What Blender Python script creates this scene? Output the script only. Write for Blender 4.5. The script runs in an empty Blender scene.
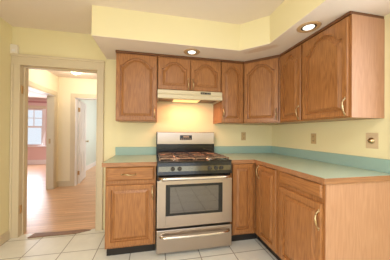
import bpy, bmesh, math, random
from mathutils import Vector, Matrix
random.seed(4)
SC = bpy.context.scene
COL = SC.collection
PI = math.pi

# ---------------------------------------------------------------- camera
yaw, pitch, roll = .2085, .0051, .0079
F = Vector((math.sin(yaw)*math.cos(pitch), math.cos(yaw)*math.cos(pitch), math.sin(pitch)))
R0 = Vector((math.cos(yaw), -math.sin(yaw), 0)); U0 = R0.cross(F)
R = R0*math.cos(roll) + U0*math.sin(roll); U = U0*math.cos(roll) - R0*math.sin(roll)
cd = bpy.data.cameras.new('camera'); cam = bpy.data.objects.new('camera', cd); COL.objects.link(cam)
M4 = Matrix.Identity(4)
for i in range(3):
    M4[i][0] = R[i]; M4[i][1] = U[i]; M4[i][2] = -F[i]; M4[i][3] = (-1.7089, -2.5596, 1.2052)[i]
cam.matrix_world = M4
cd.sensor_width = 36; cd.lens = 192.8/390*36; cd.shift_y = 1.42/390; cd.clip_start = .05
SC.camera = cam

# ---------------------------------------------------------------- world, lights, exposure
W = bpy.data.worlds.new('world'); SC.world = W; W.use_nodes = True
W.node_tree.nodes['Background'].inputs[0].default_value = (.80, .90, 1, 1)
W.node_tree.nodes['Background'].inputs[1].default_value = 1.0
SC.view_settings.view_transform = 'Standard'; SC.view_settings.look = 'None'
SC.view_settings.gamma = 1; SC.view_settings.exposure = 0.14
SC.cycles.use_denoising = True
SC.cycles.max_bounces = 10; SC.cycles.diffuse_bounces = 6

def area(name, loc, direction, sx, sy, power, col=(1, 1, 1)):
    l = bpy.data.lights.new(name, 'AREA'); l.shape = 'RECTANGLE'; l.size = sx; l.size_y = sy
    l.energy = power; l.color = col
    o = bpy.data.objects.new(name, l); COL.objects.link(o); o.location = loc
    o.rotation_euler = Vector(direction).to_track_quat('-Z', 'Y').to_euler(); return o
def point(name, loc, power, col, rad=.04):
    l = bpy.data.lights.new(name, 'POINT'); l.energy = power; l.color = col; l.shadow_soft_size = rad
    o = bpy.data.objects.new(name, l); COL.objects.link(o); o.location = loc; return o
area('rear_added_daylight', (-1.5, -4.6, 1.1), (0, 1, -.45), 2.0, 1.1, 17, (.88, .94, 1))  # added daylight source behind the camera, its window is unseen
area('left_added_daylight', (-3.22, -3.1, 1.15), (1, .3, -.5), .9, 1.0, 46, (.92, .96, 1))  # added to brighten the right wall; its window is unseen too
area('side_window_daylight', (-.05, -2.15, 1.55), (-1, 0, -.15), 1.0, .8, 8, (.90, .95, 1))
area('overhead_ambient_fill', (-1.75, -3.0, 2.34), (0, 0, -1), 1.2, 1.2, 27, (1, .97, .93))  # ambient fill added overhead, stands for no modelled fixture
area('pink_room_daylight', (-6.1, 5.25, 1.35), (.35, -1, -.1), 1.0, 1.3, 50, (.86, .90, 1))
area('blue_room_fill', (-2.0, 4.2, 1.5), (-1, -.1, -.1), 1.2, 1.2, 28, (1, .98, .96))  # area light added to brighten the aqua room, no window there
point('hall_lamp_glow', (-3.17, 1.48, 2.22), 14, (1, .93, .82), .07)
hl = area('hood_lamp_glow', (-1.32, -.24, 1.580), (0, .05, -1), .42, .2, 3.9, (1, .41, .2))

# ---------------------------------------------------------------- materials
def srgb(r, g, b):
    f = lambda c: c/12.92 if c <= .04045 else ((c+.055)/1.055)**2.4
    return (f(r/255), f(g/255), f(b/255), 1)
def mat(name, col, rough=.5, metal=0, spec=.5, noise=None, bump=None, emit=None, aniso=0):
    m = bpy.data.materials.new(name); m.use_nodes = True; nt = m.node_tree; b = nt.nodes['Principled BSDF']
    b.inputs['Base Color'].default_value = srgb(*col); b.inputs['Roughness'].default_value = rough
    b.inputs['Metallic'].default_value = metal; b.inputs['Specular IOR Level'].default_value = spec
    b.inputs['Anisotropic'].default_value = aniso
    tc = nt.nodes.new('ShaderNodeTexCoord')
    if noise:      # (scale, amount, stretch)
        mp = nt.nodes.new('ShaderNodeMapping'); mp.inputs['Scale'].default_value = noise[2]
        n = nt.nodes.new('ShaderNodeTexNoise'); n.inputs['Scale'].default_value = noise[0]; n.inputs['Detail'].default_value = 4
        nt.links.new(tc.outputs['Object'], mp.inputs[0]); nt.links.new(mp.outputs[0], n.inputs[0])
        mx = nt.nodes.new('ShaderNodeMix'); mx.data_type = 'RGBA'
        c = srgb(*col); a = noise[1]
        mx.inputs[6].default_value = tuple(min(1, x*(1-a)) for x in c[:3])+(1,)
        mx.inputs[7].default_value = tuple(min(1, x*(1+a)) for x in c[:3])+(1,)
        nt.links.new(n.outputs[0], mx.inputs[0]); nt.links.new(mx.outputs[2], b.inputs['Base Color'])
    if bump:
        n2 = nt.nodes.new('ShaderNodeTexNoise'); n2.inputs['Scale'].default_value = bump[0]
        nt.links.new(tc.outputs['Object'], n2.inputs[0])
        bp = nt.nodes.new('ShaderNodeBump'); bp.inputs['Strength'].default_value = bump[1]; bp.inputs['Distance'].default_value = .002
        nt.links.new(n2.outputs[0], bp.inputs['Height']); nt.links.new(bp.outputs[0], b.inputs['Normal'])
    if emit:
        b.inputs['Emission Color'].default_value = srgb(*emit[0]); b.inputs['Emission Strength'].default_value = emit[1]
    return m

def wood(name, dark, light, axis='z', rough=.34, grain=1.0):
    m = bpy.data.materials.new(name); m.use_nodes = True; nt = m.node_tree; b = nt.nodes['Principled BSDF']
    L = nt.links.new; N = nt.nodes.new
    tc = N('ShaderNodeTexCoord'); oi = N('ShaderNodeObjectInfo')
    add = N('ShaderNodeVectorMath'); add.operation = 'ADD'
    mul = N('ShaderNodeVectorMath'); mul.operation = 'SCALE'; mul.inputs[0].default_value = (3.1, 2.3, 5.7)
    L(oi.outputs['Random'], mul.inputs['Scale']); L(tc.outputs['Object'], add.inputs[0]); L(mul.outputs[0], add.inputs[1])
    mp = N('ShaderNodeMapping'); mp.inputs['Scale'].default_value = (1.3, 1.3, .14) if axis == 'z' else (.14, 1.3, 1.3)
    L(add.outputs[0], mp.inputs[0])
    n1 = N('ShaderNodeTexNoise'); n1.inputs['Scale'].default_value = 6.5; n1.inputs['Detail'].default_value = 3
    L(mp.outputs[0], n1.inputs[0])
    # growth rings: fold the slow noise into bands
    k = N('ShaderNodeMath'); k.operation = 'MULTIPLY'; k.inputs[1].default_value = 17*grain; L(n1.outputs[0], k.inputs[0])
    fr = N('ShaderNodeMath'); fr.operation = 'PINGPONG'; fr.inputs[1].default_value = .5; L(k.outputs[0], fr.inputs[0])
    mp2 = N('ShaderNodeMapping'); mp2.inputs['Scale'].default_value = (60, 60, 2.2) if axis == 'z' else (2.2, 60, 60)
    L(add.outputs[0], mp2.inputs[0])
    n2 = N('ShaderNodeTexNoise'); n2.inputs['Scale'].default_value = 3; n2.inputs['Detail'].default_value = 5; L(mp2.outputs[0], n2.inputs[0])
    sm = N('ShaderNodeMath'); sm.operation = 'MULTIPLY_ADD'; sm.inputs[1].default_value = .50; L(fr.outputs[0], sm.inputs[0])
    s2 = N('ShaderNodeMath'); s2.operation = 'MULTIPLY'; s2.inputs[1].default_value = .80; L(n2.outputs[0], s2.inputs[0]); L(s2.outputs[0], sm.inputs[2])
    cr = N('ShaderNodeValToRGB'); cr.color_ramp.elements[0].position = .12; cr.color_ramp.elements[0].color = srgb(*dark)
    cr.color_ramp.elements[1].position = .95; cr.color_ramp.elements[1].color = srgb(*light)
    L(sm.outputs[0], cr.inputs[0]); L(cr.outputs[0], b.inputs['Base Color'])
    b.inputs['Roughness'].default_value = rough
    bp = N('ShaderNodeBump'); bp.inputs['Strength'].default_value = .12; bp.inputs['Distance'].default_value = .001
    L(sm.outputs[0], bp.inputs['Height']); L(bp.outputs[0], b.inputs['Normal'])
    return m

def brickmat(name, c1, c2, mortar, w, h, gap, shift, offset, rough, rough2=None, var=0.0, streak=None, bumpd=.002):
    m = bpy.data.materials.new(name); m.use_nodes = True; nt = m.node_tree; b = nt.nodes['Principled BSDF']
    L = nt.links.new; N = nt.nodes.new
    tc = N('ShaderNodeTexCoord'); mp = N('ShaderNodeMapping'); mp.inputs['Location'].default_value = shift
    L(tc.outputs['Object'], mp.inputs[0])
    br = N('ShaderNodeTexBrick'); br.offset = offset; br.squash = 1
    br.inputs['Scale'].default_value = 1; br.inputs['Brick Width'].default_value = w; br.inputs['Row Height'].default_value = h
    br.inputs['Mortar Size'].default_value = gap; br.inputs['Mortar Smooth'].default_value = .15
    br.inputs['Color1'].default_value = srgb(*c1); br.inputs['Color2'].default_value = srgb(*c2); br.inputs['Mortar'].default_value = srgb(*mortar)
    L(mp.outputs[0], br.inputs[0])
    n = N('ShaderNodeTexNoise'); n.inputs['Detail'].default_value = 5
    mp2 = N('ShaderNodeMapping'); mp2.inputs['Scale'].default_value = streak or (9, 9, 9); L(tc.outputs['Object'], mp2.inputs[0]); L(mp2.outputs[0], n.inputs[0])
    n.inputs['Scale'].default_value = 1
    rg = N('ShaderNodeMapRange'); rg.inputs['From Min'].default_value = .3; rg.inputs['From Max'].default_value = .7
    rg.inputs['To Min'].default_value = 1-var; rg.inputs['To Max'].default_value = 1+var*.6; L(n.outputs[0], rg.inputs[0])
    vm = N('ShaderNodeVectorMath'); vm.operation = 'SCALE'; L(br.outputs['Color'], vm.inputs[0]); L(rg.outputs[0], vm.inputs['Scale'])
    L(vm.outputs[0], b.inputs['Base Color']); b.inputs['Roughness'].default_value = rough
    bp = N('ShaderNodeBump'); bp.invert = True; bp.inputs['Strength'].default_value = .6; bp.inputs['Distance'].default_value = bumpd
    L(br.outputs['Fac'], bp.inputs['Height']); L(bp.outputs[0], b.inputs['Normal'])
    return m

PAINT = mat('yellow_wall_paint', (233, 222, 178), .6, noise=(1.5, .03, (1, 1, 1)), bump=(180, .08))
HALLPAINT = mat('hall_cream_paint', (238, 226, 196), .6, bump=(180, .08))
CEIL = mat('ceiling_paint', (228, 214, 200), .8, noise=(2, .02, (1, 1, 1)), bump=(120, .1))
TRIM = mat('trim_paint', (212, 197, 168), .45, noise=(3, .02, (1, 1, 1)))
WHITETRIM = mat('white_trim_paint', (238, 234, 232), .45)
PINK = mat('pink_wall_paint', (228, 196, 190), .7, bump=(150, .08))
BLUE = mat('pale_aqua_paint', (208, 216, 208), .7, bump=(150, .08))
TILE = brickmat('floor_tile', (228, 226, 216), (220, 218, 208), (150, 142, 130), .3365, .3365, .0045, (2.938, .4115, 0), 0, .35, var=.06)
PLANK = brickmat('hall_hardwood', (230, 190, 152), (216, 172, 132), (176, 128, 92), .9, .057, .0012, (.3, .02, 0), .37, .33, var=.22, streak=(1.6, 28, 1), bumpd=.0006)
OAK = wood('honey_oak_vertical', (116, 71, 36), (184, 127, 75))
OAKH = wood('honey_oak_horizontal', (116, 71, 36), (184, 127, 75), 'x')
OAKLIT = wood('oak_veneer_panel_lit', (172, 126, 94), (198, 154, 122), 'z', .4, .8)  # same oak, lightened to paint in the light falling on end panels
EDGE = wood('oak_counter_edge', (128, 86, 54), (180, 130, 90), 'x')
DARKTRIM = wood('dark_oak_trim', (92, 56, 30), (128, 82, 48), 'x')
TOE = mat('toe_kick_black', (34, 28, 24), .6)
LAM = mat('seafoam_laminate', (176, 194, 174), .3, noise=(60, .04, (1, 1, 1)))
LAM2 = mat('teal_laminate', (150, 178, 168), .35, noise=(60, .04, (1, 1, 1)))
BRASS = mat('polished_brass', (196, 172, 132), .3, 1)
STEEL = mat('brushed_stainless', (184, 171, 160), .28, 1, noise=(3, .04, (.2, 60, 60)), aniso=.6)
STEELB = mat('bright_stainless', (222, 215, 207), .2, 1)
BLK = mat('black_enamel', (18, 16, 15), .18)
BLKG = mat('console_black_glass', (104, 98, 84), .16, .9)
IRON = mat('cast_iron_glints', (150, 126, 112), .22, .75, noise=(70, .9, (1, 1, 1)))  # pale mottled colour paints glints onto the dark grates
ALM = mat('almond_enamel', (206, 193, 162), .3)
DARKIN = mat('dark_cavity', (60, 44, 32), .7)
PLATE = mat('tan_outlet_plate', (196, 168, 122), .4)
PLATE2 = mat('beige_switch_plate', (204, 180, 146), .4)
SLOT = mat('outlet_slot', (70, 54, 36), .6)
WPLAST = mat('white_plastic', (232, 224, 210), .45)
LENS = mat('hood_lens', (255, 226, 170), .5, emit=((255, 196, 120), .95))
BULB = mat('lit_bulb', (255, 250, 240), .5, emit=((255, 250, 240), 1.1))
GLOWGLASS = mat('ceiling_lamp_glass', (255, 240, 200), .5, emit=((255, 232, 170), 2.4))
CANRING = mat('recessed_ring', (192, 158, 116), .5)
THRESH = wood('weathered_threshold_wood', (116, 86, 70), (160, 126, 104), 'x', .6)
HINGE = mat('worn_brass_hinge', (190, 152, 106), .35, .6)

SOFMAT = mat('soffit_underside_paint', (228, 214, 200), .8, bump=(120, .1))
nt = SOFMAT.node_tree; N_ = nt.nodes.new; L_ = nt.links.new     # an old tan water stain near the inside corner
tc = N_('ShaderNodeTexCoord'); mp = N_('ShaderNodeMapping'); mp.vector_type = 'TEXTURE'; mp.inputs['Location'].default_value = (-.60, -.68, 2.103)
mp.inputs['Rotation'].default_value = (0, 0, -PI/4); mp.inputs['Scale'].default_value = (.17, .05, 1)
ln = N_('ShaderNodeVectorMath'); ln.operation = 'LENGTH'; nz = N_('ShaderNodeTexNoise'); nz.inputs['Scale'].default_value = 14; nz.inputs['Detail'].default_value = 4
ad = N_('ShaderNodeMath'); ad.operation = 'ADD'; mr = N_('ShaderNodeMapRange'); mr.inputs['From Min'].default_value = 1.15; mr.inputs['From Max'].default_value = 1.7
mr.inputs['To Min'].default_value = .55; mr.inputs['To Max'].default_value = 0
mx = N_('ShaderNodeMix'); mx.data_type = 'RGBA'; mx.inputs[6].default_value = srgb(228, 214, 200); mx.inputs[7].default_value = srgb(196, 160, 124)
L_(tc.outputs['Object'], mp.inputs[0]); L_(mp.outputs[0], ln.inputs[0]); L_(ln.outputs['Value'], ad.inputs[0]); L_(tc.outputs['Object'], nz.inputs[0]); L_(nz.outputs[0], ad.inputs[1])
L_(ad.outputs[0], mr.inputs[0]); L_(mr.outputs[0], mx.inputs[0]); L_(mx.outputs[2], nt.nodes['Principled BSDF'].inputs['Base Color'])
def glass_mat():
    m = bpy.data.materials.new('window_glass'); m.use_nodes = True; nt = m.node_tree
    for n in list(nt.nodes): nt.nodes.remove(n)
    o = nt.nodes.new('ShaderNodeOutputMaterial'); t = nt.nodes.new('ShaderNodeBsdfTransparent'); g = nt.nodes.new('ShaderNodeBsdfGlossy')
    g.inputs['Roughness'].default_value = .02; mx = nt.nodes.new('ShaderNodeMixShader'); mx.inputs[0].default_value = .08
    nt.links.new(t.outputs[0], mx.inputs[1]); nt.links.new(g.outputs[0], mx.inputs[2]); nt.links.new(mx.outputs[0], o.inputs[0]); return m
GLASS = glass_mat()
OVENGLASS = mat('oven_glass', (112, 108, 105), .05, .92)

# ---------------------------------------------------------------- geometry helpers
def bx(bm, x0, x1, y0, y1, z0, z1):
    vs = [bm.verts.new((x, y, z)) for z in (z0, z1) for y in (y0, y1) for x in (x0, x1)]
    for f in ((0, 2, 3, 1), (4, 5, 7, 6), (0, 1, 5, 4), (2, 6, 7, 3), (0, 4, 6, 2), (1, 3, 7, 5)):
        bm.faces.new([vs[i] for i in f])
def prism(bm, poly, z0, z1):
    a = [bm.verts.new((x, y, z0)) for x, y in poly]; b = [bm.verts.new((x, y, z1)) for x, y in poly]
    n = len(poly); bm.faces.new(a[::-1]); bm.faces.new(b)
    for i in range(n): bm.faces.new((a[i], a[(i+1) % n], b[(i+1) % n], b[i]))
def extr(bm, poly, axis, a0, a1):
    """polygon in the two other axes, swept along axis from a0 to a1"""
    def P(u, v, w): return {'x': (w, u, v), 'y': (u, w, v), 'z': (u, v, w)}[axis]
    a = [bm.verts.new(P(u, v, a0)) for u, v in poly]; b = [bm.verts.new(P(u, v, a1)) for u, v in poly]
    n = len(poly); bm.faces.new(a[::-1]); bm.faces.new(b)
    for i in range(n): bm.faces.new((a[i], a[(i+1) % n], b[(i+1) % n], b[i]))
def tube(bm, pts, rads, seg=10):
    rings = []
    pts = [Vector(p) for p in pts]
    if isinstance(rads, (int, float)): rads = [rads]*len(pts)
    for i, p in enumerate(pts):
        t = (pts[min(i+1, len(pts)-1)] - pts[max(i-1, 0)]).normalized()
        up = Vector((0, 0, 1)) if abs(t.z) < .9 else Vector((1, 0, 0))
        u = t.cross(up).normalized(); v = t.cross(u)
        rings.append([bm.verts.new(p + (u*math.cos(a)+v*math.sin(a))*rads[i]) for a in [2*PI*k/seg for k in range(seg)]])
    for a, b in zip(rings, rings[1:]):
        for k in range(seg): bm.faces.new((a[k], a[(k+1) % seg], b[(k+1) % seg], b[k]))
    bm.faces.new(rings[0][::-1]); bm.faces.new(rings[-1])
def lathe(bm, prof, c=(0, 0, 0), axis='z', seg=24):
    rings = []
    for r, h in prof:
        ring = []
        for k in range(seg):
            a = 2*PI*k/seg; u, v = max(r, 1e-5)*math.cos(a), max(r, 1e-5)*math.sin(a)
            d = {'z': (u, v, h), 'y': (u, h, v), 'x': (h, u, v)}[axis]
            ring.append(bm.verts.new((c[0]+d[0], c[1]+d[1], c[2]+d[2])))
        rings.append(ring)
    for a, b in zip(rings, rings[1:]):
        for k in range(seg): bm.faces.new((a[k], a[(k+1) % seg], b[(k+1) % seg], b[k]))
    bm.faces.new(rings[0][::-1]); bm.faces.new(rings[-1])
def obj(name, bm, m, parent=None, loc=None, bevel=0, smooth=False):
    bmesh.ops.remove_doubles(bm, verts=bm.verts, dist=1e-7)
    bmesh.ops.recalc_face_normals(bm, faces=bm.faces)
    me = bpy.data.meshes.new(name); bm.to_mesh(me); bm.free(); me.materials.append(m)
    if smooth:
        for p in me.polygons: p.use_smooth = True
    o = bpy.data.objects.new(name, me); COL.objects.link(o)
    if parent: o.parent = parent
    if loc: o.location = loc
    if bevel:
        bv = o.modifiers.new('bevel', 'BEVEL'); bv.width = bevel; bv.segments = 2; bv.limit_method = 'ANGLE'; bv.angle_limit = .6
    return o
def NB(): return bmesh.new()
def box(name, b, m, parent=None, bevel=0, loc=None):
    bm = NB(); bx(bm, *b); return obj(name, bm, m, parent, loc, bevel)
def thing(name, label, cat, loc=(0, 0, 0), rz=0, group=None):
    o = bpy.data.objects.new(name, None); COL.objects.link(o); o.location = loc; o.rotation_euler = (0, 0, rz)
    o.empty_display_size = .1; o['label'] = label; o['category'] = cat
    if group: o['group'] = group
    return o
def struct(name, boxes, m, parent=None, bevel=0, label=None):
    bm = NB()
    for b in boxes: bx(bm, *b)
    o = obj(name, bm, m, parent, None, bevel)
    if not parent:
        o['kind'] = 'structure'
        if label: o['label'] = label; o['category'] = name.split('_')[0]
    return o
def sempty(name, label, cat, loc=(0, 0, 0)):
    o = thing(name, label, cat, loc); o['kind'] = 'structure'; return o

# ---------------------------------------------------------------- kitchen shell
CZ = 2.39      # ceiling height
YR = -4.7      # rear wall
DX0, DX1, DZ = -3.2, -2.397, 1.955   # doorway
struct('floor', [(-3.45, .15, YR-.1, .0, -.05, 0)], TILE, label='cream ceramic tile kitchen floor laid square with brown grout')
struct('wall_back', [(-3.41, DX0-.02, 0, .12, 0, CZ), (DX0-.02, DX1+.02, 0, .12, DZ+.02, CZ), (DX1+.02, .12, 0, .12, 0, CZ)], PAINT,
       label='yellow back wall behind the stove with the doorway at one end')
struct('wall_left', [(-3.41, -3.29, -2.6, 0, 0, CZ), (-3.41, -3.29, YR, -3.6, 0, CZ), (-3.41, -3.29, -3.6, -2.6, 0, .8), (-3.41, -3.29, -3.6, -2.6, 1.9, CZ)], PAINT, label='yellow side wall meeting the doorway casing')
WY0, WY1, WZ0, WZ1 = -2.62, -1.556, 1.10, 2.02     # side window opening
struct('wall_right', [(0, .12, WY1, 0, 0, CZ), (0, .12, YR, WY0, 0, CZ), (0, .12, WY0, WY1, 0, WZ0), (0, .12, WY0, WY1, WZ1, CZ)], PAINT,
       label='pale yellow side wall with two plates above the teal backsplash')
struct('wall_rear', [(-3.41, -2.65, YR-.12, YR, 0, CZ), (-.35, .12, YR-.12, YR, 0, CZ), (-2.65, -.35, YR-.12, YR, 0, .85), (-2.65, -.35, YR-.12, YR, 2.15, CZ)], PAINT,
       label='yellow rear wall of the kitchen with an added window opening')
struct('ceiling', [(-3.41, .12, YR-.1, .12, CZ, CZ+.05)], CEIL, label='smooth warm white kitchen ceiling')
# soffit with a chamfered inside corner
SZ = 2.103
bm = NB(); prism(bm, [(-2.29, 0), (-2.29, -.60), (-.80, -.60), (-.58, -.82), (-.58, YR), (0, YR), (0, 0)], SZ+.004, CZ)
o = obj('soffit', bm, PAINT); o['kind'] = 'structure'; o['label'] = 'boxed yellow soffit above the wall cabinets'; o['category'] = 'soffit'
bm = NB(); prism(bm, [(-2.289, 0), (-2.289, -.599), (-.80, -.599), (-.581, -.82), (-.581, YR), (0, YR), (0, 0)], SZ, SZ+.0045)
obj('soffit_underside', bm, SOFMAT, o)
struct('baseboard_left', [(-3.29, -3.274, YR, -.012, 0, .085), (-3.29, -3.28, YR, -.012, .085, .10)], TRIM, bevel=.003, label='cream baseboard along the yellow side wall')

# doorway to the hall
d = sempty('door_1', 'cream cased doorway opening from the kitchen to the hall', 'doorway', (-2.8, 0, 0))
def rel(b, o): return (b[0]-o[0], b[1]-o[0], b[2]-o[1], b[3]-o[1], b[4]-o[2], b[5]-o[2])
D0 = (-2.8, 0, 0)
def casing_side(name, x0, x1, inner):
    bm = NB(); w = x1-x0
    bx(bm, *rel((x0, x1, -.016, .0, 0, DZ+.005), D0))
    bx(bm, *rel(((x0, x0+.022, -.026, -.014, 0, DZ+.005) if inner > 0 else (x1-.022, x1, -.026, -.014, 0, DZ+.005)), D0))
    bx(bm, *rel(((x1-.012, x1, -.021, -.014, 0, DZ+.005) if inner > 0 else (x0, x0+.012, -.021, -.014, 0, DZ+.005)), D0))
    return obj(name, bm, TRIM, d, None, .003)
casing_side('casing', -3.287, DX0, 1); casing_side('casing', DX1, -2.318, -1)
bm = NB()
bx(bm, *rel((-3.288, -2.316, -.017, 0, DZ, 2.055), D0)); bx(bm, *rel((-3.289, -2.312, -.03, 0, 2.05, 2.077), D0))
bx(bm, *rel((DX0, DX1, -.021, -.014, DZ, DZ+.012), D0))
obj('casing_head', bm, TRIM, d, None, .003)
for x0, x1, s in ((DX0-.02, DX0, 1), (DX1, DX1+.02, -1)):
    bm = NB(); bx(bm, *rel((x0, x1, -.005, .125, 0, DZ), D0))
    xs = (x1, x1+.011) if s > 0 else (x0-.011, x0)
    bx(bm, *rel((xs[0], xs[1], .045, .08, 0, DZ-.011), D0)); obj('jamb', bm, TRIM, d, None, .002)
bm = NB(); bx(bm, *rel((DX0-.02, DX1+.02, -.005, .125, DZ, DZ+.02), D0)); bx(bm, *rel((DX0, DX1, .045, .08, DZ-.011, DZ), D0))
obj('head_jamb', bm, TRIM, d, None, .002)
for z in (1.68, .31):
    bm = NB(); bx(bm, *rel((DX0, DX0+.003, .008, .038, z-.045, z+.045), D0)); tube(bm, [(DX0+.006-D0[0], .004, z-.047), (DX0+.006-D0[0], .004, z+.047)], .006)
    h = obj('hinge_leaf', bm, HINGE, d); h['label'] = 'worn brass hinge leaf'
# wall patch casings on the hall side
for nm, b in (('casing', (-3.288, DX0, .12, .136, 0, DZ)), ('casing', (DX1, -2.318, .12, .136, 0, DZ)), ('casing_head', (-3.288, -2.318, .12, .136, DZ, 2.06))):
    box(nm, rel(b, D0), TRIM, d, .003)

# side window right of the wall cabinets
w = sempty('window_1', 'pale cased window on the side wall past the last wall cabinet', 'window', (0, -2.05, 1.06)); W0 = (0, -2.05, 1.06)
box('casing', rel((-.018, 0, WY1, WY1+.085, 1.02, 2.10), W0), WHITETRIM, w, .003)
box('casing', rel((-.018, 0, WY0-.085, WY0, 1.02, 2.10), W0), WHITETRIM, w, .003)
box('casing_head', rel((-.018, 0, WY0, WY1, WZ1, 2.10), W0), WHITETRIM, w, .003)
box('window_sill', rel((-.03, .05, WY0, WY1, 1.06, WZ0), W0), WHITETRIM, w, .003)
bm = NB()
for b in ((.03, .06, WY0, WY0+.04, WZ0, WZ1), (.03, .06, WY1-.04, WY1, WZ0, WZ1), (.03, .06, WY0, WY1, WZ0, WZ0+.04), (.03, .06, WY0, WY1, WZ1-.04, WZ1), (.03, .06, WY0, WY1, 1.53, 1.57)):
    bx(bm, *rel(b, W0))
obj('sash', bm, WHITETRIM, w)
box('pane', rel((.043, .047, WY0+.03, WY1-.03, WZ0+.03, WZ1-.03), W0), GLASS, w)
# rear window, unseen, added as a source for the daylight
w = sempty('added_window_2', 'unseen wide window added in the rear wall as a daylight source', 'window', (-1.5, YR, .85)); W0 = (-1.5, YR, .85)
bm = NB()
for b in ((-2.65, -2.6, YR-.08, YR+.01, .85, 2.15), (-.4, -.35, YR-.08, YR+.01, .85, 2.15), (-2.65, -.35, YR-.08, YR+.01, .85, .9), (-2.65, -.35, YR-.08, YR+.01, 2.1, 2.15), (-1.53, -1.47, YR-.06, YR-.02, .85, 2.15)):
    bx(bm, *rel(b, W0))
obj('window_frame', bm, WHITETRIM, w)
box('pane', rel((-2.62, -.38, YR-.045, YR-.04, .88, 2.12), W0), GLASS, w)

w = sempty('added_window_4', 'unseen window added in the yellow side wall as a daylight source', 'window', (-3.35, -3.1, .8)); W0 = (-3.35, -3.1, .8)  # unseen window, added to go with the left daylight lamp
bm = NB()
for b in ((-3.38, -3.28, -3.6, -3.55, .8, 1.9), (-3.38, -3.28, -2.65, -2.6, .8, 1.9), (-3.38, -3.28, -3.55, -2.65, .8, .85), (-3.38, -3.28, -3.55, -2.65, 1.85, 1.9)): bx(bm, *rel(b, W0))
obj('window_frame', bm, WHITETRIM, w)
box('pane', rel((-3.345, -3.34, -3.56, -2.64, .84, 1.86), W0), GLASS, w)

# ---------------------------------------------------------------- hall and the two rooms beyond
HX = -3.76       # hall side wall
HY = 2.17        # hall back wall
RY = 5.46        # far end of both rooms
struct('hall_floor', [(-8.0, -.9, .0, RY+.1, -.05, -.002)], PLANK, label='glossy orange hardwood floor of the hall and rooms beyond')
bpy.data.objects['hall_floor'].location.z = 0
# tiles run a little way past the doorway; the hardwood starts at the threshold strip
bm = NB(); prism(bm, [(-3.30, .055), (-3.12, .06), (-3.06, .01), (-2.55, .006), (-2.47, .01), (-2.44, .045), (-2.40, .035), (-2.3, .05), (-2.3, -.03), (-3.3, -.03)], -.004, .0015)
o = obj('floor_tile_edge', bm, TILE); o['kind'] = 'structure'; o['label'] = 'cut edge of the kitchen tiles in the doorway'; o['category'] = 'floor'
bm = NB(); prism(bm, [(-3.09, -.052), (-2.86, -.045), (-2.61, -.047), (-2.455, .008), (-2.53, .032), (-2.80, .028), (-3.065, .045)], 0, .012)
o = obj('trim_threshold', bm, THRESH, None, None, .002); o['kind'] = 'structure'; o['label'] = 'worn brown threshold strip between tile and hardwood'; o['category'] = 'threshold'
bm = NB()
OY0, OY1, OZ = 1.08, 2.0, 1.955
for b in ((HX-.13, HX, .12, OY0, 0, CZ), (HX-.13, HX, OY1, HY+.12, 0, CZ), (HX-.13, HX, OY0, OY1, OZ, CZ)): bx(bm, *b)
o = obj('hall_wall_left', bm, HALLPAINT); o['kind'] = 'structure'; o['label'] = 'cream hall wall with the opening to the pink room'; o['category'] = 'wall'
bm = NB(); BX0, BX1 = -3.425, -2.62
for b in ((HX, BX0, HY, HY+.12, 0, CZ), (BX1, -1.5, HY, HY+.12, 0, CZ), (BX0, BX1, HY, HY+.12, OZ, CZ)): bx(bm, *b)
o = obj('hall_wall_back', bm, HALLPAINT); o['kind'] = 'structure'; o['label'] = 'cream wall at the end of the hall beside the open white door'; o['category'] = 'wall'
struct('hall_wall_right', [(-1.62, -1.5, .12, HY, 0, CZ)], HALLPAINT, label='cream hall wall hidden beyond the doorway')
struct('hall_ceiling', [(-8.0, -.9, .12, RY+.1, CZ, CZ+.05)], CEIL, label='warm white ceiling of the hall')
# openings' casings
d2 = sempty('door_2', 'cream cased opening from the hall into the pink room', 'doorway', (HX, 1.54, 0)); D2 = (HX, 1.54, 0)
box('casing', rel((HX, HX+.016, OY1, OY1+.085, 0, OZ), D2), TRIM, d2, .003); box('casing', rel((HX, HX+.016, OY0-.085, OY0, 0, OZ), D2), TRIM, d2, .003)
box('casing_head', rel((HX, HX+.017, OY0-.085, OY1+.085, OZ, OZ+.09), D2), TRIM, d2, .003)
box('jamb', rel((HX-.13, HX+.005, OY1-.018, OY1, 0, OZ), D2), TRIM, d2); box('jamb', rel((HX-.13, HX+.005, OY0, OY0+.018, 0, OZ), D2), TRIM, d2)
box('head_jamb', rel((HX-.13, HX+.005, OY0, OY1, OZ-.018, OZ), D2), WHITETRIM, d2)
bm = NB(); bx(bm, *rel((HX-.09, HX-.055, OY1-.021, OY1-.017, .95, 1.05), D2)); obj('strike_plate', bm, HINGE, d2)
d3 = sempty('door_3', 'white panelled door standing open into the pale aqua room', 'door', (BX0, HY, 0)); D3 = (BX0, HY, 0)
box('casing', rel((BX0-.09, BX0, HY-.016, HY, 0, OZ), D3), TRIM, d3, .003); box('casing', rel((BX1, BX1+.09, HY-.016, HY, 0, OZ), D3), TRIM, d3, .003)
box('casing_head', rel((BX0-.09, BX1+.09, HY-.017, HY, OZ, OZ+.09), D3), TRIM, d3, .003)
box('jamb', rel((BX0, BX0+.018, HY-.005, HY+.125, 0, OZ), D3), WHITETRIM, d3); box('jamb', rel((BX1-.018, BX1, HY-.005, HY+.125, 0, OZ), D3), WHITETRIM, d3)
box('head_jamb', rel((BX0, BX1, HY-.005, HY+.125, OZ-.018, OZ), D3), WHITETRIM, d3)
leaf = None
bm = NB()
LW, LH = .76, 1.92
bx(bm, 0, .035, 0, LW, .012, LH)
for z0, z1 in ((.2, .72), (.98, 1.78)):
    for y0, y1 in ((.11, .34), (.42, .65)):
        bx(bm, .035, .041, y0, y1, z0, z1); bx(bm, .041, .046, y0+.04, y1-.04, z0+.04, z1-.04)
leaf = obj('door_leaf', bm, WHITETRIM, d3, (.022, .128, 0), .003); leaf.rotation_euler.z = math.radians(8)
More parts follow.
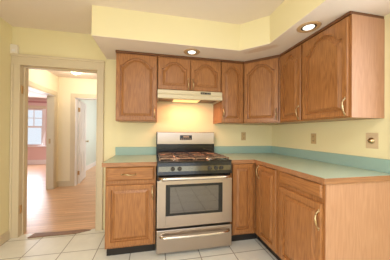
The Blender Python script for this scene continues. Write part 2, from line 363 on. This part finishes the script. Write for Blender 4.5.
bm = NB(); lathe(bm, [(.022, .035), (.022, .042), (.009, .046), (.009, .07), (.024, .078), (.027, .09), (.018, .102), (.0, .104)], (0, LW-.06, .95), 'x', 18)
obj('door_knob', bm, BRASS, leaf, None, 0, True)
for z in (1.70, .26):
    bm = NB(); tube(bm, [(.0, -.006, z-.05), (.0, -.006, z+.05)], .008); bx(bm, .0, .034, -.002, .0015, z-.045, z+.045); obj('hinge', bm, HINGE, leaf)
# baseboards
struct('baseboard_hall', [(HX, BX0-.09, HY-.014, HY, 0, .12), (HX, HX+.014, OY1+.085, HY, 0, .12)], TRIM, bevel=.003, label='cream baseboard at the end of the hall')
# aqua room
struct('aqua_room_wall', [(HX, HX+.006, HY+.12, RY, 0, CZ), (HX, -.9, RY, RY+.1, 0, CZ), (-1.0, -.9, HY+.12, RY, 0, CZ)], BLUE, label='pale aqua walls of the room behind the open door')
struct('baseboard_aqua', [(HX+.006, HX+.022, HY+.13, RY, 0, .15), (HX+.022, -1.0, RY-.016, RY, 0, .15)], WHITETRIM, bevel=.003, label='white baseboard in the pale aqua room')
# pink room
PWX0, PWX1, PWZ0, PWZ1 = -6.62, -5.68, .70, 2.02
struct('pink_room_wall', [(-8, PWX0, RY, RY+.1, 0, CZ), (PWX1, HX-.13, RY, RY+.1, 0, CZ), (PWX0, PWX1, RY, RY+.1, 0, PWZ0), (PWX0, PWX1, RY, RY+.1, PWZ1, CZ),
       (HX-.134, HX-.13, HY+.12, RY, 0, CZ), (-8.0, -7.9, .12, RY, 0, CZ)], PINK, label='pink walls of the room seen past the hall')
struct('baseboard_pink', [(-8, HX-.13, RY-.018, RY, 0, .17)], WHITETRIM, bevel=.003, label='tall white baseboard in the pink room')
struct('trim_pink', [(-8, HX-.13, RY-.02, RY, 2.235, 2.29)], mat('mauve_rail', (196, 140, 140), .6), label='picture rail under the ceiling of the pink room')
w = sempty('window_3', 'white sash window with muntins in the pink room', 'window', (-6.15, RY, PWZ0)); W0 = (-6.15, RY, PWZ0)
box('casing', rel((PWX1, PWX1+.10, RY-.02, RY, PWZ0-.02, PWZ1), W0), WHITETRIM, w, .003)
box('casing', rel((PWX0-.10, PWX0, RY-.02, RY, PWZ0-.02, PWZ1), W0), WHITETRIM, w, .003)
box('casing_head', rel((PWX0-.10, PWX1+.10, RY-.022, RY, PWZ1, PWZ1+.11), W0), TRIM, w, .003)
box('window_sill', rel((PWX0-.13, PWX1+.13, RY-.05, RY+.03, PWZ0-.06, PWZ0-.02), W0), WHITETRIM, w, .003)
MZ = 1.36
def sash(z0, z1, y0, mull):
    bm = NB(); t = .05
    for b in ((PWX0, PWX0+t, z0, z1), (PWX1-t, PWX1, z0, z1), (PWX0+t, PWX1-t, z0, z0+t), (PWX0+t, PWX1-t, z1-t, z1)):
        bx(bm, *rel((b[0], b[1], y0, y0+.03, b[2], b[3]), W0))
    if mull:
        for k in (1, 2):
            x = PWX0+(PWX1-PWX0)*k/3; bx(bm, *rel((x-.011, x+.011, y0+.005, y0+.025, z0+t, z1-t), W0))
        z = (z0+z1)/2; bx(bm, *rel((PWX0+t, PWX1-t, y0+.004, y0+.026, z-.011, z+.011), W0))
    s = obj('sash', bm, WHITETRIM, w)
    box('pane', rel((PWX0+.04, PWX1-.04, y0+.013, y0+.017, z0+.04, z1-.04), W0), GLASS, s)
sash(PWZ0-.02, MZ+.02, RY+.01, False); sash(MZ-.02, PWZ1, RY+.045, True)

# hall ceiling lamp
t = thing('ceiling_lamp', 'small lit flush lamp on the hall ceiling', 'ceiling lamp', (-3.17, 1.48, CZ))
bm = NB(); lathe(bm, [(.0, 0), (.125, 0), (.13, -.012), (.12, -.022), (.0, -.022)]); obj('base', bm, BRASS, t, None, 0, True)
bm = NB(); lathe(bm, [(.112, -.02), (.115, -.035), (.10, -.06), (.07, -.082), (.03, -.095), (.0, -.098)]); obj('shade', bm, GLOWGLASS, t, None, 0, True)
bm = NB(); lathe(bm, [(.0, -.095), (.01, -.098), (.012, -.108), (.0, -.118)], seg=12); obj('finial', bm, BRASS, t, None, 0, True)

# recessed lamps in the soffit
def downlight(loc, label):
    t = thing('recessed_lamp', label, 'ceiling lamp', loc, 0, 'recessed lamps in the soffit')
    bm = NB()
    lathe(bm, [(.058, -.001), (.062, -.006), (.085, -.005), (.092, 0), (.092, .0), (.058, .0)], seg=40); obj('trim_ring', bm, CANRING, t, None, 0, True)
    bm = NB(); lathe(bm, [(.0, -.014), (.018, -.0135), (.034, -.010), (.042, -.005), (.045, -.001), (.0, -.001)], seg=32); obj('bulb', bm, BULB, t, None, 0, True)
    bm = NB(); lathe(bm, [(.045, -.001), (.058, -.002), (.058, 0), (.045, 0)], seg=32); obj('baffle', bm, DARKIN, t, None, 0, True)
    return t
downlight((-1.305, -.445, SZ), 'round recessed lamp in the soffit above the range hood cabinet')
downlight((-.437, -1.165, SZ), 'round recessed lamp in the soffit above the widest wall cabinet')

# ---------------------------------------------------------------- cabinet doors
def door_bm(w, h, arch=0.0, stile=.042, depth=.022, N=26, rail=None):
    """raised panel door: local x 0..w, z 0..h, front towards -y (y from 0 to -depth)"""
    def hump(t):
        a = abs(t)
        b = min(1, a/.84); c = max(0, (a-.74)/.26)
        return .93*(1-b**2.1)+.07*(1-min(1, c))
    def loop(ins, A, y, top=None):
        x0, x1, z0 = ins, w-ins, ins
        zt = h-(ins if top is None else top)
        pts = [(x0, z0), (x1, z0)]
        for k in range(N+1):
            t = 1-2*k/N
            pts.append(((x0+x1)/2+t*(x1-x0)/2, zt-A*(1-hump(t))))
        return [(x, y, z) for x, z in pts]
    rail = rail or stile
    s = stile; g = .013
    loops = [loop(0, 0, 0), loop(0, 0, -depth+.004), loop(.004, 0, -depth),
             loop(s, arch, -depth, rail), loop(s+.003, arch, -depth+.016, rail+.003), loop(s+g, arch, -depth+.017, rail+g),
             loop(s+g+.024, arch, -depth+.004, rail+g+.024), loop(s+g+.025, arch, -depth+.001, rail+g+.025)]
    bm = NB(); rings = [[bm.verts.new(p) for p in l] for l in loops]
    n = len(rings[0])
    for a, b in zip(rings, rings[1:]):
        for k in range(n): bm.faces.new((a[k], a[(k+1) % n], b[(k+1) % n], b[k]))
    bm.faces.new(rings[0][::-1]); bm.faces.new(rings[-1]); return bm
def slab_bm(w, h, depth=.020):
    bm = NB()
    def L(i, y): return [bm.verts.new(p) for p in ((i, y, i), (w-i, y, i), (w-i, y, h-i), (i, y, h-i))]
    r = [L(0, 0), L(0, -depth+.008), L(.010, -depth), ]
    for a, b in zip(r, r[1:]):
        for k in range(4): bm.faces.new((a[k], a[(k+1) % 4], b[(k+1) % 4], b[k]))
    bm.faces.new(r[0][::-1]); bm.faces.new(r[-1]); return bm
def pull_bm(L=.105, vertical=True, base=-.02):
    """bowed cabinet pull with leaf shaped ends, centred at the origin"""
    bm = NB(); pts = []; rad = []
    n = 14
    for k in range(n+1):
        t = k/n; s = (t-.5)*L
        y = base-.004-.024*math.sin(PI*t)**.7
        side = .0035*math.sin(2*PI*t)
        r = .0042+.0026*math.sin(PI*t)**2+(.003 if k in (0, n) else 0)+(.0022 if abs(t-.5) < .05 else 0)
        pts.append((side, y, s) if vertical else (s, y, side)); rad.append(r)
    tube(bm, pts, rad, 8)
    for e in (-1, 1):
        for j, (q, r) in enumerate(((0, .0085), (.010, .006))):
            p = e*(L/2-.002+q)
            c = (0, base, p) if vertical else (p, base, 0)
            lathe(bm, [(.0, 0), (r, 0), (r*.9, -.004), (r*.5, -.0065), (.0, -.007)], c, 'y', 12)
    return bm
def add_door(root, x0, x1, z0, z1, yf, arch=0, handle=None, name='door', horiz=False, rail=None):
    w, h = x1-x0, z1-z0
    if name == 'drawer': o = obj('drawer', slab_bm(w, h), OAKH, root, (x0, yf, z0))
    else: o = obj('door', door_bm(w, h, arch, min(.042, w*.16), rail=rail), OAK, root, (x0, yf, z0))
    if handle:
        hx, hz = handle
        k = obj('handle', pull_bm(.118, not horiz), BRASS, o, (hx-x0, 0, hz-z0), 0, True); k['label'] = 'shiny brass bow handle'
    return o

# ---------------------------------------------------------------- wall cabinets
UB, UT = 1.3236, 2.094
UG = 'oak wall cabinets under the soffit'
def crown(root, poly):
    bm = NB(); prism(bm, poly, UT-UB-.018, SZ-UB-.001); obj('crown_trim', bm, DARKTRIM, root)
def wall_cab(label, loc, rz, w, d, doors, zb=UB, endpanel=False, gap=.002):
    t = thing('wall_cabinet', label, 'cabinet', loc, rz, UG); hb = UT-zb
    bm = NB(); bx(bm, gap, w-gap, -d, -.001, 0, hb-.016)
    obj('body', bm, OAKLIT if endpanel else OAK, t, None, .0015)
    for (x0, x1, z0, z1, arch, hnd) in doors:
        add_door(t, x0, x1, z0-zb, z1-zb, -d-.001, arch, (hnd[0], hnd[1]-zb) if hnd else None)
    bm = NB(); bx(bm, -.004 if w > .4 else gap, w-gap, -d-.014, -.001, hb-.016, SZ-zb-.001)
    obj('crown_trim', bm, DARKTRIM, t, None, .003); return t
DU = .306
wall_cab('tall single-door oak wall cabinet nearest the doorway', (-2.128, 0, UB), 0, .4505, DU, [(.006, .442, 1.333, 2.066, .085, (.420, 1.43))])
wall_cab('short two-door oak wall cabinet above the range hood', (-1.676, 0, 1.690), 0, .762, DU,
         [(.006, .378, 1.698, 2.060, .080, (.352, 1.77)), (.384, .756, 1.698, 2.060, .080, (.410, 1.77))], 1.690)
wall_cab('narrow oak wall cabinet between hood and diagonal corner cabinet', (-.914, 0, UB), 0, .303, DU, [(.006, .292, 1.333, 2.064, .075, (.028, 1.455))])
# right run
wall_cab('narrow oak wall cabinet between diagonal corner cabinet and the widest end cabinet', (0, -.611, UB), -PI/2, .345, DU, [(.030, .335, 1.333, 2.064, .075, (.310, 1.41))])
wall_cab('wide oak wall cabinet with exposed side panel, last on the window side', (0, -.957, UB), -PI/2, .4685, DU, [(.010, .452, 1.333, 2.066, .10, (.436, 1.408))])
# replace the end panel material on the last one with veneer lightened as if lit
lastcab = [o for o in bpy.data.objects if o.name.startswith('wall_cabinet')][-1]
box('side_panel', (.4665, .4695, -DU, -.002, .0, UT-UB-.016), OAKLIT, lastcab)
# diagonal corner cabinet
t = thing('wall_cabinet', 'diagonal corner oak wall cabinet where the two runs meet', 'cabinet', (0, 0, UB), 0, UG)
a = .6095
bm = NB(); prism(bm, [(-.001, -.001), (-.001, -a), (-DU, -a), (-a, -DU), (-a, -.001)], 0, UT-UB-.016); obj('body', bm, OAK, t, None, .0015)
bm = NB(); prism(bm, [(-.001, -.001), (-.001, -a), (-DU-.012, -a), (-a, -DU-.012), (-a, -.001)], UT-UB-.016, SZ-UB-.001); obj('crown_trim', bm, DARKTRIM, t, None, .003)
ww = (a-DU)*math.sqrt(2)
dd = obj('door', door_bm(ww-.03, .733, .085, .042), OAK, t, None)
dv = Vector((1, -1, 0)).normalized()
dd.location = Vector((-a, -DU, 1.333-UB)) + dv*.015 + Vector((-1, -1, 0)).normalized()*.001; dd.rotation_euler.z = -PI/4
k = obj('handle', pull_bm(.118), BRASS, dd, (ww-.03-.022, 0, .09), 0, True); k['label'] = 'shiny brass bow handle'

# ---------------------------------------------------------------- base cabinets
BT = .875
BG = 'oak base cabinets under the worktops'
def base_body(root, x0, x1, d=.61, toe=-.002):
    bm = NB(); bx(bm, x0, x1, -d, -.002, .10, BT); obj('body', bm, OAK, root, None, .0015)
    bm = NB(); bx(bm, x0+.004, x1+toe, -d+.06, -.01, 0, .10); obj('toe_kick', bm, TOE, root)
t = thing('base_cabinet', 'oak base cabinet with one drawer between doorway and stove', 'cabinet', (-2.155, 0, 0), 0, BG)
base_body(t, 0, .466)
add_door(t, .012, .448, .125, .700, -.611, 0, (.435, .615)); add_door(t, .012, .448, .742, .868, -.611, name='drawer', handle=(.215, .80), horiz=True)
t = thing('base_cabinet', 'narrow oak base cabinet tight against the side of the stove', 'cabinet', (-.908, 0, 0), 0, BG)
base_body(t, 0, .297, toe=.0605)
add_door(t, .022, .262, .125, .868, -.611)
# right run: rotated so local x runs towards the camera
t = thing('base_cabinet', 'narrow oak door cabinet in the inner corner beside the drawer cabinet', 'cabinet', (0, -.612, 0), -PI/2, BG)
bm = NB(); bx(bm, 0, .412, -.61, -.002, .10, BT-.001); obj('body', bm, OAK, t, None, .0015)
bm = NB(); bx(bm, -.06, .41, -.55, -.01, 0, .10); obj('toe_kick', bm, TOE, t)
add_door(t, .085, .392, .125, .868, -.611, 0, (.107, .795))
t = thing('base_cabinet', 'oak end base cabinet with drawer, door and exposed side panel toned as lit', 'cabinet', (0, -1.026, 0), -PI/2, BG)
bm = NB(); bx(bm, 0, .474, -.61, -.002, .10, BT); obj('body', bm, OAK, t, None, .0015)
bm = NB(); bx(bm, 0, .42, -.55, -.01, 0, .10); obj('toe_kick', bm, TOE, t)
sp = box('side_panel', (.4745, .480, -.609, -.002, .0, BT), OAKLIT, t); sp['label'] = 'oak veneer side panel with light in its colour'
add_door(t, .034, .462, .125, .738, -.611, 0, (.446, .63)); add_door(t, .034, .462, .776, .868, -.611, name='drawer')

# ---------------------------------------------------------------- worktops
t = thing('countertop', 'short seafoam laminate worktop between doorway and stove', 'countertop', (-2.1775, 0, .877))
bm = NB(); bx(bm, 0, .4965, -.628, -.001, 0, .037); obj('worktop', bm, LAM, t, None, .002)
bm = NB(); bx(bm, -.004, .4965, -.636, -.628, -.002, .037); bx(bm, -.004, 0, -.636, -.002, -.002, .037); obj('edge_band', bm, EDGE, t, None, .002)
bm = NB(); bx(bm, 0, .4965, -.02, -.001, .037, .138); obj('backsplash', bm, LAM2, t, None, .002)
t = thing('countertop', 'L-shaped seafoam laminate worktop from stove round the corner', 'countertop', (0, 0, .877))
YE = -1.5187
bm = NB(); prism(bm, [(-.911, -.001), (-.911, -.628), (-.628, -.628), (-.628, YE+.006), (-.001, YE+.006), (-.001, -.001)], 0, .037); obj('worktop', bm, LAM, t, None, .002)
bm = NB(); prism(bm, [(-.911, -.628), (-.911, -.636), (-.636, -.636), (-.636, YE), (-.001, YE), (-.001, YE+.006), (-.628, YE+.006), (-.628, -.628)], -.002, .037); obj('edge_band', bm, EDGE, t, None, .002)
bm = NB(); prism(bm, [(-.911, -.001), (-.911, -.02), (-.02, -.02), (-.02, YE), (-.001, YE), (-.001, -.001)], .037, .138); obj('backsplash', bm, LAM2, t, None, .002)

# ---------------------------------------------------------------- gas range
S = thing('gas_range', 'stainless steel gas range with black cooktop between the base cabinets', 'stove', (-1.298, 0, 0))
hw = .380
bm = NB(); bx(bm, -hw, hw, -.645, -.02, .05, .905); obj('body', bm, BLK, S, None, .004)
for x in (-.34, .34):
    for y in (-.60, -.08):
        bm = NB(); lathe(bm, [(.0, 0), (.018, 0), (.018, .008), (.010, .012), (.010, .052), (.0, .052)], (x, y, 0), seg=14); obj('foot', bm, BLK, S)
# storage drawer
bm = NB(); bx(bm, -hw, hw, -.688, -.645, .042, .262); dr = obj('drawer', bm, STEEL, S, None, .005)
def bar_handle(parent, z, half, yb, yo, r, drop=0):
    bm = NB(); pts = []; n = 18
    for k in range(n+1):
        s = -1+2*k/n; e = abs(s)
        y = yb-(yo*min(1, (1-e)/.09)**.5 if e < 1 else 0) - .006*(1-e*e)
        pts.append((s*half, y, z+drop*(1-e*e)))
    tube(bm, pts, [r*1.1]+[r]*(n-1)+[r*1.1], 12); return obj('handle', bm, STEELB, parent, None, 0, True)
bar_handle(dr, .205, .345, -.688, .034, .015)
# oven door with window
bm = NB()
for b in ((-hw, -.298, .286, .735), (.279, hw, .286, .735), (-.298, .279, .286, .395), (-.298, .279, .697, .735)):
    bx(bm, b[0], b[1], -.690, -.648, b[2], b[3])
od = obj('oven_door', bm, STEEL, S, None, .003)
bm = NB(); bx(bm, -.298, .279, -.686, -.655, .395, .697); obj('door_window', bm, OVENGLASS, od)
bm = NB()
for b in ((-.296, -.255, .397, .695), (.236, .277, .397, .695), (-.255, .236, .397, .418), (-.255, .236, .672, .695)): bx(bm, b[0], b[1], -.6872, -.6858, b[2], b[3])
obj('window_border', bm, BLK, od)
bar_handle(od, .762, .355, -.688, .036, .0165)
for s in (-1, 1): box('handle_bracket', (s*.345-.012, s*.345+.012, -.70, -.66, .732, .768), STEELB, od, .003)
# console
bm = NB(); extr(bm, [(-.645, .782), (-.676, .782), (-.690, .79), (-.672, .905), (-.655, .917), (-.645, .917)], 'x', -hw, hw); co = obj('control_panel', bm, BLK, S, None, .002)
bm = NB(); extr(bm, [(-.6862, .824), (-.6885, .824), (-.6815, .872), (-.679, .872)], 'x', -hw+.012, hw-.012); obj('panel_plate', bm, BLKG, co)
KNOBM = mat('knob_dark_grey', (70, 66, 60), .3, .5)
def knob(x):
    bm = NB(); lathe(bm, [(.0, 0), (.021, 0), (.021, -.006), (.017, -.010), (.0155, -.024), (.0, -.026)], (x, -.684, .848), 'y', 20)
    bx(bm, x-.0035, x+.0035, -.715, -.70, .833, .863)
    k = obj('knob', bm, KNOBM, co, None, .001, True); return k
for x in (-.232, -.165, .140, .205, .262): knob(x)
# cooktop
bm = NB(); bx(bm, -hw-.002, hw+.002, -.672, -.095, .905, .916)
for b in ((-hw-.002, hw+.002, -.672, -.655), (-hw-.002, -hw+.014, -.655, -.095), (hw-.014, hw+.002, -.655, -.095)): bx(bm, b[0], b[1], b[2], b[3], .916, .922)
ck = obj('cooktop', bm, BLK, S, None, .002)
for bxx in (-.19, .19):
    for by in (-.50, -.24):
        r = .042 if by < -.4 else .034
        bm = NB(); lathe(bm, [(.0, 0), (r+.016, 0), (r+.012, .006), (r, .008), (r, .016), (.0, .016)], (bxx, by, .916), seg=24); bu = obj('burner', bm, STEELB, ck, None, 0, True)
        bm = NB(); lathe(bm, [(.0, .0161), (r*.95, .0161), (r*.95, .021), (r*.7, .024), (.0, .025)], (bxx, by, .916), seg=24); obj('burner_cap', bm, IRON, bu, None, 0, True)
for sx in (-1, 1):
    bm = NB(); x0, x1 = (-.355, -.012) if sx < 0 else (.012, .355); y0, y1 = -.64, -.115; zt = .948; g = .0065
    cx = (x0+x1)/2
    for (p, q) in (((x0, y0), (x1, y0)), ((x1, y0), (x1, y1)), ((x1, y1), (x0, y1)), ((x0, y1), (x0, y0)), ((x0, (y0+y1)/2), (x1, (y0+y1)/2))):
        xa, xb = sorted((p[0], q[0])); ya, yb = sorted((p[1], q[1])); bx(bm, xa-g, xb+g, ya-g, yb+g, zt-.010, zt)
    for by in (-.50, -.24):
        bx(bm, x0, cx-.03, by-g, by+g, zt-.008, zt+.004); bx(bm, cx+.03, x1, by-g, by+g, zt-.008, zt+.004)
        ya, yb = (y0, (y0+y1)/2) if by < -.4 else ((y0+y1)/2, y1)
        bx(bm, cx-g, cx+g, ya, by-.03, zt-.008, zt+.004); bx(bm, cx-g, cx+g, by+.03, yb, zt-.008, zt+.004)
        for ddx, ddy in ((1, 1), (1, -1), (-1, 1), (-1, -1)):
            tube(bm, [(cx+ddx*.035, by+ddy*.035, zt), (cx+ddx*.105, by+ddy*.085, zt-.002), (cx+ddx*.16, by+ddy*.115, zt-.004)], .0055, 6)
    for x in (x0, x1, cx):
        for y in (y0, y1, (y0+y1)/2): bx(bm, x-.006, x+.006, y-.006, y+.006, .917, zt-.005)
    obj('burner_grate', bm, IRON, ck, None, .0012)
# backguard
bm = NB(); bx(bm, -hw-.004, hw, -.072, -.02, .905, 1.208); bx(bm, -hw-.004, hw, -.092, -.072, .905, .97); bg = obj('backguard', bm, BLK, S, None, .003)
bm = NB(); extr(bm, [(-.072, 1.050), (-.098, 1.052), (-.100, 1.205), (-.072, 1.208)], 'x', -hw+.008, hw-.008); bp_ = obj('backguard_panel', bm, STEEL, bg, None, .004)
bm = NB(); bx(bm, -.088, .070, -.1005, -.094, 1.106, 1.168); dp = obj('clock_panel', bm, BLK, bp_, None, .002)
bm = NB()
for k in range(5):
    bx(bm, -.075+k*.028, -.058+k*.028, -.1015, -.1, 1.114, 1.124)
bx(bm, -.045, .03, -.1015, -.1, 1.138, 1.160)
obj('clock_display', bm, mat('clock_display_grey', (150, 130, 110), .3), dp)
box('vent_slot', (-.32, .32, -.0935, -.0915, .938, .948), DARKIN, bg)

# ---------------------------------------------------------------- range hood
Hd = thing('range_hood', 'almond under-cabinet range hood with lit lamp above the stove', 'range hood', (-1.295, 0, 1.588))
hh = .3805
bm = NB()
extr(bm, [(-.35, .102), (-.364, .097), (-.364, .056), (-.358, .053), (-.370, .046), (-.372, .008), (-.366, 0), (-.350, 0), (-.350, .09), (-.002, .09), (-.002, .102)], 'x', -hh, hh)
for s_ in (-1, 1):
    x0, x1 = (-hh, -hh+.012) if s_ < 0 else (hh-.012, hh)
    extr(bm, [(-.355, .0), (-.355, .095), (-.002, .095), (-.002, .0)], 'x', x0, x1)
obj('body', bm, ALM, Hd, None, .002)
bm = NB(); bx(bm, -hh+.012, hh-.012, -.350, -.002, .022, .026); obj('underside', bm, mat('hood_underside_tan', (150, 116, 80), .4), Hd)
bm = NB()
for b in ((-.20, -.192, -.32, -.10), (.122, .13, -.32, -.10), (-.192, .122, -.32, -.312), (-.192, .122, -.108, -.10)): bx(bm, b[0], b[1], b[2], b[3], .0, .022)
obj('lamp_housing', bm, ALM, Hd)
bm = NB(); bx(bm, -.192, .122, -.312, -.108, .002, .006); obj('lamp_lens', bm, LENS, Hd)
FM = mat('filter_mesh', (120, 98, 76), .4, .6, noise=(90, .3, (1, 1, 1)))
box('grease_filter', (.16, .35, -.33, -.05, .012, .022), FM, Hd); box('grease_filter', (-.36, -.22, -.33, -.05, .012, .022), FM, Hd)
bm = NB(); bx(bm, .115, .237, -.3665, -.362, .064, .088); cp = obj('switch_panel', bm, BLK, Hd, None, .001)
SG = mat('switch_grey', (120, 112, 100), .4)
for x in (.133, .157, .195, .218): box('switch', (x-.007, x+.007, -.370, -.3664, .069, .083), SG, cp)

# ---------------------------------------------------------------- outlets, switch, sensor
def outlet(loc, rz, label):
    t = thing('wall_outlet', label, 'outlet', loc, rz, 'tan wall outlets')
    box('cover_plate', (-.035, .035, -.006, -.0005, -.057, .057), PLATE, t, .002)
    for z in (-.024, .024):
        bm = NB(); lathe(bm, [(.0, -.006), (.0165, -.006), (.0165, -.009), (.0, -.009)], (0, 0, z), 'y', 20)
        s = obj('socket', bm, PLATE, t)
        bm = NB()
        for x in (-.0065, .0065): bx(bm, x-.0015, x+.0015, -.0098, -.0088, z-.002, z+.008)
        bx(bm, -.0025, .0025, -.0098, -.0088, z-.011, z-.006); obj('socket_slot', bm, SLOT, s)
    return t
outlet((-.458, 0, 1.155), 0, 'small tan outlet on the back wall between stove and corner')
outlet((0, -.765, 1.147), -PI/2, 'tan outlet on the side wall above the worktop, nearer the corner')
t = thing('dimmer_switch', 'beige switch plate with a round knob near the worktop end', 'switch', (0, -1.343, 1.150), -PI/2)
box('cover_plate', (-.045, .045, -.006, -.0005, -.062, .062), PLATE2, t, .002)
bm = NB(); lathe(bm, [(.0, -.006), (.024, -.006), (.024, -.010), (.017, -.012), (.015, -.026), (.0, -.028)], (0, 0, 0), 'y', 24); obj('knob', bm, BRASS, t, None, 0, True)
t = thing('alarm_sensor', 'small off-white sensor box on the wall above the doorway casing', 'sensor', (-3.252, 0, 2.128), math.radians(-6))
bm = NB(); extr(bm, [(-.042, -.050), (.036, -.050), (.036, .044), (-.036, .052)], 'y', -.034, -.004); b = obj('housing', bm, WPLAST, t, None, .005)
box('sensor_lens', (-.018, .016, -.037, -.033, -.034, -.006), WHITETRIM, t, .001)
